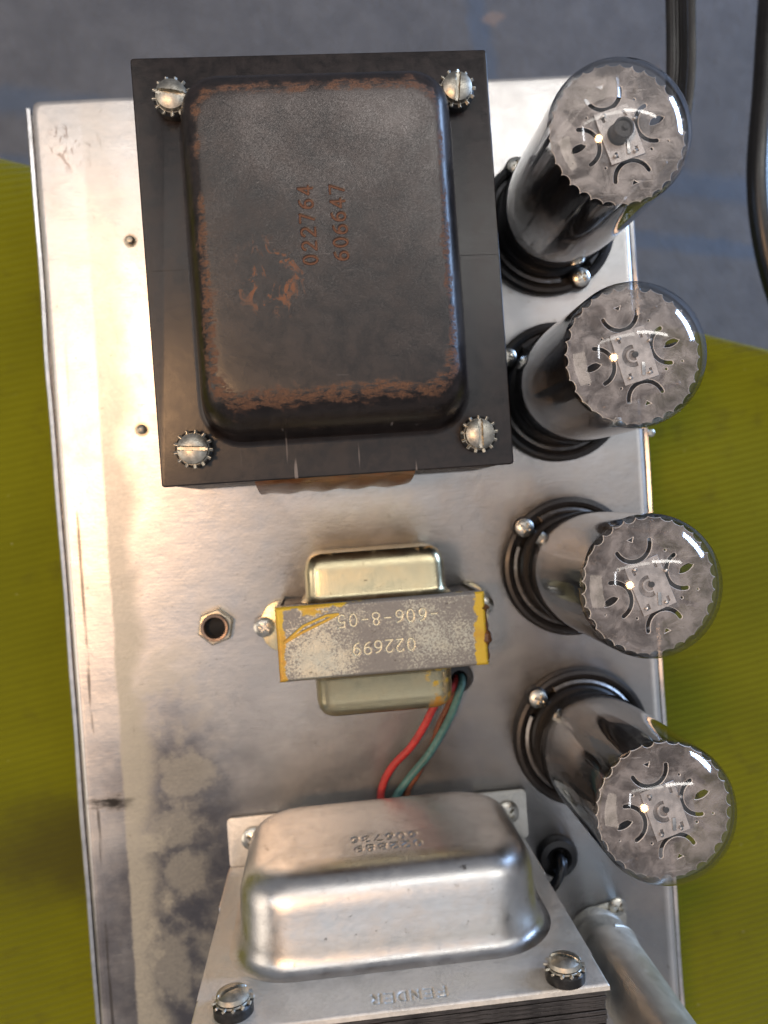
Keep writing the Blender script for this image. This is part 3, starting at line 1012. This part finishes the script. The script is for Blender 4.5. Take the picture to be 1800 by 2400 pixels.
# ------------------------------------------------------------------ phono jack with hex nut
JC = (-44.4, -43.2, 0)
JK = empty('phono_jack', JC, 'brass-coloured hex nut jack with dark hole beside the small choke', 'jack')
hexr = [(7.1 * math.cos(rad(60 * k + 18)), 7.1 * math.sin(rad(60 * k + 18))) for k in range(6)]
mb = MB()
inn = [(4.6 * math.cos(rad(60 * k + 18)), 4.6 * math.sin(rad(60 * k + 18))) for k in range(6)]
mb.rings([[(x, y, 0.1) for x, y in hexr], [(x, y, 2.6) for x, y in hexr], [(x * .93, y * .93, 3.1) for x, y in hexr], [(x, y, 3.1) for x, y in inn]])
mb.build('hex_nut', 'nut', JK, bevel=0.3)
MB().lathe([(5.2, 2.4), (5.2, 4.4), (4.9, 4.8), (4.1, 4.7), (3.7, 4.0), (3.5, -6)], 40).build('threaded_bush', 'bush', JK)
MB().lathe([(3.7, 0.6), (0.01, 0.6)], 32).build('socket_hole', 'hole', JK)

# ------------------------------------------------------------------ grommets and wires
G2 = MB().lathe([(2.2, 0.2), (2.2, 2.6), (3.2, 3.4), (5.0, 3.1), (5.8, 1.6), (5.8, 0.1)], 36).build('rubber_grommet', 'rubber')
G2.location = (0.0468, -0.0705, 0)
tag(G2, 'black rubber grommet half hidden beneath the small choke', 'grommet')
MB().lathe([(2.3, 0.5), (0.01, 0.5)], 24).build('grommet_hole', 'hole', G2)
G1 = MB().lathe([(3.6, 0.2), (3.6, 2.8), (5.0, 3.9), (7.2, 3.4), (8.2, 1.6), (8.2, 0.1)], 40).build('rubber_grommet', 'rubber')
G1.location = (0.0811, -0.1444, 0)
tag(G1, 'black rubber grommet between the silver bell and the nearest tube', 'grommet')
MB().lathe([(3.7, 0.6), (0.01, 0.6)], 24).build('grommet_hole', 'hole', G1)


def wire(path, r, mat, label, seg=12):
    o = MB().sweep(catmull(path, 10), r, seg).build('wire', mat)
    tag(o, label, 'wire', 'lead wires')
    return o


wire([(46, -70.5, -3), (45.5, -71, 4), (42, -73, 9), (36, -78, 9.5), (31.5, -86.0, 8), (26, -94.2, 6), (18.8, -101.5, 4), (14.6, -108.5, 3), (12.8, -117, 3), (12, -134.6, 3.0)], 1.45, 'red', 'red wire curving from the choke to the silver transformer')
wire([(47.5, -70, -3), (47.4, -70.4, 5), (46, -73, 9), (42.8, -81, 8), (38.8, -89, 6), (32, -99, 4.5), (23.4, -108.4, 3.4), (17.8, -117, 3), (15, -134.6, 3)], 1.5, 'green', 'teal green wire lying right of the red wire')
wire([(46.2, -71.6, -3), (46, -72, 3), (42.5, -79, 4), (38, -87, 3.2), (34, -97, 2.2), (28.4, -106, 1.8), (23.5, -114, 1.8), (20, -134.6, 1.8)], 1.2, 'brown', 'thin brown wire behind the teal green wire')
wire([(81, -144, -3), (81.3, -144.2, 4), (80.3, -147, 7.5), (77.5, -151.5, 8), (73.5, -156, 6), (69.3, -160, 4)], 1.9, 'rubber', 'thick black wire leaving the grommet beside the silver transformer')
wire([(83.2, -144.5, -3), (83.2, -145, 3.5), (81.8, -148.5, 6), (79.0, -152.6, 6), (75, -157, 4), (69.8, -162.5, 3)], 1.0, 'rubber', 'thin black wire beside the thick one in the grommet')

# ------------------------------------------------------------------ small tube shield at the lower right
SC = (95.0, -177.0, 0)
SH = empty('tube_shield', SC, 'grey cylindrical metal tube shield at the lower right beside the silver transformer', 'tube shield')
MB().lathe([(9.3, 0.3), (11.0, 0.3), (11.0, 5.0), (10.4, 6.0), (9.3, 6.0)], 48).build('shield_base', 'shield', SH)
MB().lathe([(10.4, 5.0), (10.9, 6.8), (10.9, 13.0), (11.6, 14.0), (11.8, 15.2), (11.7, 16.4), (11.4, 17.4), (11.4, 74), (11.0, 76), (9.5, 77), (5, 77)], 56).build('can', 'shield', SH)
MB().sweep(catmull([(11.6 * math.cos(a), 11.6 * math.sin(a), 12.4 + 3 * (a - 0.2)) for a in (0.2, 0.6, 1.0, 1.4)], 6), 0.7, 8).build('bayonet_ridge', 'shield', SH)
pts = []
for k in range(33):
    a = 2 * math.pi * k / 32
    pts.append((14.8 * math.cos(a) * (1 if abs(math.cos(a)) > .5 else 1) - 0, 9.0 * math.sin(a)))
fl_ = [(x * math.cos(.75) - y * math.sin(.75), x * math.sin(.75) + y * math.cos(.75)) for x, y in pts[:-1]]
MB().rings([[(x, y, z) for x, y in fl_] for z in (0.1, 1.2)], True, True).build('flange', 'bright', SH, bevel=0.2)
screw('cross', SH, 8.8, 10.6, 1.4, 0.4, scale=1.15)
screw('cross', SH, -8.8, -10.6, 1.4, 0.4, scale=1.15)

# ------------------------------------------------------------------ tube sockets
TUBES = [(92.6, 101.6, math.radians(-63)), (92.8, 37.2, math.radians(145)), (93.2, -30.4, math.radians(138)), (93.2, -97.2, math.radians(135))]


def make_socket():
    r = empty('tube_socket', (0, 0, 0), '', 'tube socket', 'tube sockets along the right side')
    MB().lathe([(18.6, 0.2), (26.4, 0.2), (26.9, 1.0), (26.9, 4.6), (26.2, 5.6), (24.9, 6.0), (23.6, 5.4), (23.2, 3.4), (21.6, 3.2)], 96).build('outer_ring', 'bakelite', r)
    # sprung retainer: a shiny ring interrupted beside the screws
    for h in (0, 1):
        rings = []
        for k in range(41):
            a = rad(18 + 180 * h + 144 * k / 40)
            q = []
            for (rr_, z) in ((20.4, 4.0), (20.9, 5.9), (21.8, 6.4), (22.8, 5.6), (23.0, 3.6)):
                q.append((rr_ * math.cos(a), rr_ * math.sin(a), z))
            rings.append(q)
        MB().rings(rings).build('retainer_spring', 'retainer', r, fix=False)
    MB().lathe([(18.2, 3.0), (20.6, 3.0), (20.6, 6.6), (19.8, 7.6), (18.4, 7.6)], 80).build('inner_collar', 'bakelite', r)
    for s_ in (-1, 1):
        lug = MB().lathe([(0.01, 6.3), (3.8, 6.3), (4.2, 5.8), (4.2, 2.0)], 28, s_ * 24.2, 0)
        lug.build('screw_lug', 'dark', r)
        screw('cross', r, s_ * 24.2, 0, 6.9, 0.3 + s_, scale=1.15)
    return r


def flat_curve(loops, thick, bev=0.0):
    """flat plate with holes from closed 2-D loops (mm)"""
    c = bpy.data.curves.new('outline', 'CURVE')
    c.dimensions = '2D'
    c.fill_mode = 'BOTH'
    c.extrude = thick / 2 * MM
    c.bevel_depth = bev * MM
    c.bevel_resolution = 0
    for lp in loops:
        sp = c.splines.new('POLY')
        sp.points.add(len(lp) - 1)
        for p, (x, y) in zip(sp.points, lp):
            p.co = (x * MM, y * MM, 0, 1)
        sp.use_cyclic_u = True
    o = bpy.data.objects.new('outline', c)
    COL.objects.link(o)
    dg = bpy.context.evaluated_depsgraph_get()
    me = bpy.data.meshes.new_from_object(o.evaluated_get(dg))
    bpy.data.objects.remove(o)
    me.materials.clear()
    return me


def from_mesh(name, me, mat, parent, loc=(0, 0, 0), rz=0.0):
    me.materials.clear()
    me.materials.append(M[mat])
    if mat == 'mica':
        me.materials.append(M['mica_edge'])
        for p in me.polygons:
            p.material_index = 1 if abs(p.normal.z) < 0.9 else 0
    me.name = name
    o = bpy.data.objects.new(name, me)
    COL.objects.link(o)
    o.parent = parent
    o.location = [v * MM for v in loc]
    o.rotation_euler = (0, 0, rz)
    return o


def toothed(r, teeth, amp, phase=0.0):
    pts = []
    n = 12
    rt = random.Random(int(phase * 100) + teeth)
    dep = [rt.uniform(0.35, 1.15) for _ in range(teeth)]
    for k in range(teeth):
        for i in range(n):
            t = i / n
            q = abs(math.sin(math.pi * t))
            a = 2 * math.pi * (k + t) / teeth + phase
            rr_ = r - amp * dep[k] * (q ** 0.55)
            pts.append((rr_ * math.cos(a), rr_ * math.sin(a)))
    return pts


def slot_arc(cx, cy, r, a0, a1, wd):
    o = [(cx + (r + wd / 2) * math.cos(rad(a)), cy + (r + wd / 2) * math.sin(rad(a))) for a in np.linspace(a0, a1, 18)]
    e1 = [(cx + r * math.cos(rad(a1)) + wd / 2 * math.cos(rad(a1 + b)), cy + r * math.sin(rad(a1)) + wd / 2 * math.sin(rad(a1 + b))) for b in (30, 60, 90, 120, 150)]
    i = [(cx + (r - wd / 2) * math.cos(rad(a)), cy + (r - wd / 2) * math.sin(rad(a))) for a in np.linspace(a1, a0, 18)]
    e0 = [(cx + r * math.cos(rad(a0)) + wd / 2 * math.cos(rad(a0 + 180 + b)), cy + r * math.sin(rad(a0)) + wd / 2 * math.sin(rad(a0 + 180 + b))) for b in (30, 60, 90, 120, 150)]
    return o + e1 + i + e0


def circ(cx, cy, r, n=14):
    return [(cx + r * math.cos(2 * math.pi * k / n), cy + r * math.sin(2 * math.pi * k / n)) for k in range(n)]


def eye(cx, cy, a, b, rot):
    pts = []
    for k in range(20):
        t = 2 * math.pi * k / 20
        x, y = a * math.cos(t), b * math.sin(t) * abs(math.sin(t)) ** 0.4 + (0.5 * b if 0.9 < t < 2.2 else 0)
        pts.append((cx + x * math.cos(rot) - y * math.sin(rot), cy + x * math.sin(rot) + y * math.cos(rot)))
    return pts


RM = 20.35
ZM = 75.8


def make_tube(variant):
    r = empty('vacuum_tube', (0, 0, 0), '', 'vacuum tube', 'power tubes in a row')
    R_ = 21.4
    prof = [(18.2, 15.0), (19.8, 16.4), (20.9, 18.8), (R_, 22.0), (R_, 40.0), (R_, 58.0), (R_, 72.0)]
    # shoulder into a shallow crown
    R1, rs = 26.0, 7.2
    th = math.acos(1 - 0) if False else None
    zc = 76.5
    # crown sphere centre height so that the shoulder torus (centre at R_-rs, zc) is tangent to it
    d = R_ - rs
    hc = math.sqrt((R1 - rs) ** 2 - d * d)
    z0 = zc - hc
    ang = math.atan2(hc, d)
    for k in range(0, 13):
        a = ang * k / 12
        prof.append((d + rs * math.cos(a), zc + rs * math.sin(a)))
    for k in range(1, 17):
        a = ang + (math.pi / 2 - ang) * k / 16
        prof.append((max(R1 * math.cos(a), 0.005), z0 + R1 * math.sin(a)))
    MB().lathe(prof, 128).build('glass_envelope', 'glass', r, angle=80)
    MB().lathe([(17.6, 16.0), (19.2, 17.4), (20.3, 19.4), (20.8, 22.5), (20.8, 68.0)], 96).build('getter_coating', 'getter', r, angle=80, fix=False)
    MB().lathe([(18.3, 6.0), (18.9, 15.2), (18.0, 16.4), (0.01, 16.4)], 72).build('tube_base', 'bakelite', r)
    # top spacer with its cut-outs
    T0 = rad((17, 14, 19, 16)[variant])
    loops = [toothed(RM, 34, 1.2, variant * 0.3)]
    for k in range(4):
        a = T0 + k * math.pi / 2
        cd = 11.5 if k % 2 == 0 else 13.4
        cx, cy = cd * math.cos(a), cd * math.sin(a)
        ad = math.degrees(a) + 180
        loops.append(slot_arc(cx, cy, 5.4, ad - 80, ad + 80, 1.5))
        if k % 2 == 0:
            loops.append(eye(cx * 1.08, cy * 1.08, 2.7, 0.95, T0 + rad(8)))
        else:
            b = a + rad(4)
            loops.append([(cx * 1.1 + q * math.cos(b + t), cy * 1.1 + q * math.sin(b + t)) for q, t in ((1.2, 3.14), (1.3, 1.3), (1.3, -1.3))])
    for (x, y, q) in ((-9.0, 5.3, .5), (-4.2, -9.4, .5), (5.5, 10.1, .5), (9.9, -4.4, .55), (15.0, -2.3, .45), (-13.8, -7.6, .4)):
        loops.append(circ(x, y, q))
    me = flat_curve(loops, 0.3, 0.12)
    o = from_mesh('mica_spacer', me, 'mica', r, (0, 0, ZM))
    o.rotation_euler = (rad((0.6, -1.2, 0.8, -0.7)[variant]), rad((-1.0, 0.7, 1.2, -0.6)[variant]), 0)
    me = flat_curve([toothed(RM, 36, 1.15)], 0.25, 0.05)
    from_mesh('lower_mica_spacer', me, 'mica', r, (0, 0, 24.0))
    # central plate with a D-shaped opening
    hw, hh = 5.3, 7.6
    ring = [(-hw, -hh), (hw, -hh), (hw, hh), (-hw, hh)]
    dl = [ring, [(3.3 * math.cos(t) - 0.5, 3.3 * math.sin(t)) for t in np.linspace(rad(75), rad(285), 16)]]
    for (x, y) in ((-3.2, 5.4), (3.6, 5.2), (-3.0, -5.5), (3.4, -5.6)):
        dl.append([(x - .5, y - .9), (x + .5, y - .9), (x + .5, y + .9), (x - .5, y + .9)])
    from_mesh('centre_plate', flat_curve(dl, 0.3, 0.06), 'plate', r, (0.3, 0, ZM + 0.6), T0)
    ch = 4.6 if variant == 0 else 0.25
    cr_ = 3.0 if variant == 0 else 2.1
    cap = MB().lathe([(cr_, -6), (cr_, ch), (cr_ - .2, ch + 0.15), (cr_ - .6, ch + 0.15), (cr_ - .6, ch - 0.5), (0.01, ch - 0.5)], 32)
    o = cap.build('cathode_sleeve', 'plate' if variant else 'anode', r)
    o.location = (0.0, 0.0, (ZM + 0.4) * MM)
    o = MB().lathe([(0.01, 0.4), (0.9, 0.3), (0.9, -1)], 16).build('heater_lead', 'anode', r)
    o.location = (0.6 * MM, 0.3 * MM, (ZM + ch + 0.3) * MM)
    for (x, y) in ((-4.4, 5.0), (4.9, 4.1), (-1.6, -6.6), (4.4, -5.2)):
        q = MB().lathe([(0.01, 1.5), (0.55, 1.3), (0.6, -3)], 10).build('support_rod', 'wire', r)
        q.location = (x * MM, y * MM, (ZM + 0.6) * MM)
    # getter strip bent across the plate
    MB().box(-0.55, 0.55, -1.9, 1.9, 0.9, 1.2).build('getter_tab', 'wire', r, bevel=0.1).location = (2.6 * MM, -4.0 * MM, (ZM) * MM)
    # anode below the spacer
    pr = []
    for k in range(40):
        t = 2 * math.pi * k / 40
        pr.append((10.5 * math.copysign(abs(math.cos(t)) ** 0.7, math.cos(t)), 12.5 * math.copysign(abs(math.sin(t)) ** 0.7, math.sin(t))))
    c_, s_ = math.cos(T0), math.sin(T0)
    pr = [(x * c_ - y * s_, x * s_ + y * c_) for x, y in pr]
    MB().rings([[(x, y, z) for x, y in pr] for z in (26, 72.5)], True, True).build('anode', 'anode', r, angle=50)
    for k in range(4):
        a = T0 + rad(45) + k * math.pi / 2
        MB().lathe([(0.01, 74.5), (0.75, 74.2), (0.75, 20)], 10, 16.6 * math.cos(a), 16.6 * math.sin(a)).build('support_post', 'wire', r)
    for sg in (-1, 1):
        f_ = MB().box(sg * 9.5 if sg > 0 else -17.0, 17.0 if sg > 0 else -9.5, -0.45, 0.45, 28, 70)
        f_.xf(lambda p: (p[0] * c_ - p[1] * s_, p[0] * s_ + p[1] * c_, p[2]))
        f_.build('anode_fin', 'anode', r, bevel=0.15)
    return r


TL = ['glass power tube nearest the ribbed black cord, beside the far end of the black transformer',
      'glass power tube beside the near right corner of the black transformer',
      'glass power tube directly right of the small choke',
      'glass power tube nearest the rubber grommet and the silver bell']
SL = ['black tube socket ring under the farthest tube, by the ribbed cord',
      'black tube socket ring half hidden behind the near right corner of the black transformer',
      'black tube socket ring right of the small choke',
      'black tube socket ring nearest the silver bell transformer']
sk0 = make_socket()
for i, (x, y, a) in enumerate(TUBES):
    s_ = sk0 if i == 0 else copy_tree(sk0)
    s_.location = (x * MM, y * MM, 0)
    s_.rotation_euler = (0, 0, a)
    s_['label'] = SL[i]
    t_ = make_tube(i)
    t_.location = (x * MM, y * MM, 0)
    t_['label'] = TL[i]

# ------------------------------------------------------------------ cords
path = catmull([(128.5, 137, -30), (138, 138, -28), (149, 141, -25), (158.5, 150, -22), (162.6, 168, -21), (163.8, 190, -20), (165, 214, -20), (170, 250, -24), (230, 330, -60), (420, 420, -200), (700, 500, -400), (720, 510, -514)], 12)
o = MB().sweep(path, 5.7, 52, ribs=1, ribamp=0.32).build('mains_cable', 'rubber', angle=22)
tag(o, 'thick ribbed black cord entering the frame above the farthest tube', 'cord')
path = catmull([(720, 480, -514), (700, 470, -420), (420, 380, -160), (244, 278, -72), (229.5, 228, -60), (222.5, 184, -58), (217.0, 144, -58), (218.5, 112, -59), (227, 82, -62), (243, 50, -65), (270, 10, -66)], 12)
o = MB().sweep(path, 5.0, 28).build('audio_cable', 'rubber')
tag(o, 'smooth black cable curving along the right edge of the photo', 'cable')

for p in (hd, ph):
    for ch in list(p.children):
        bpy.data.objects.remove(ch)
    bpy.data.objects.remove(p)
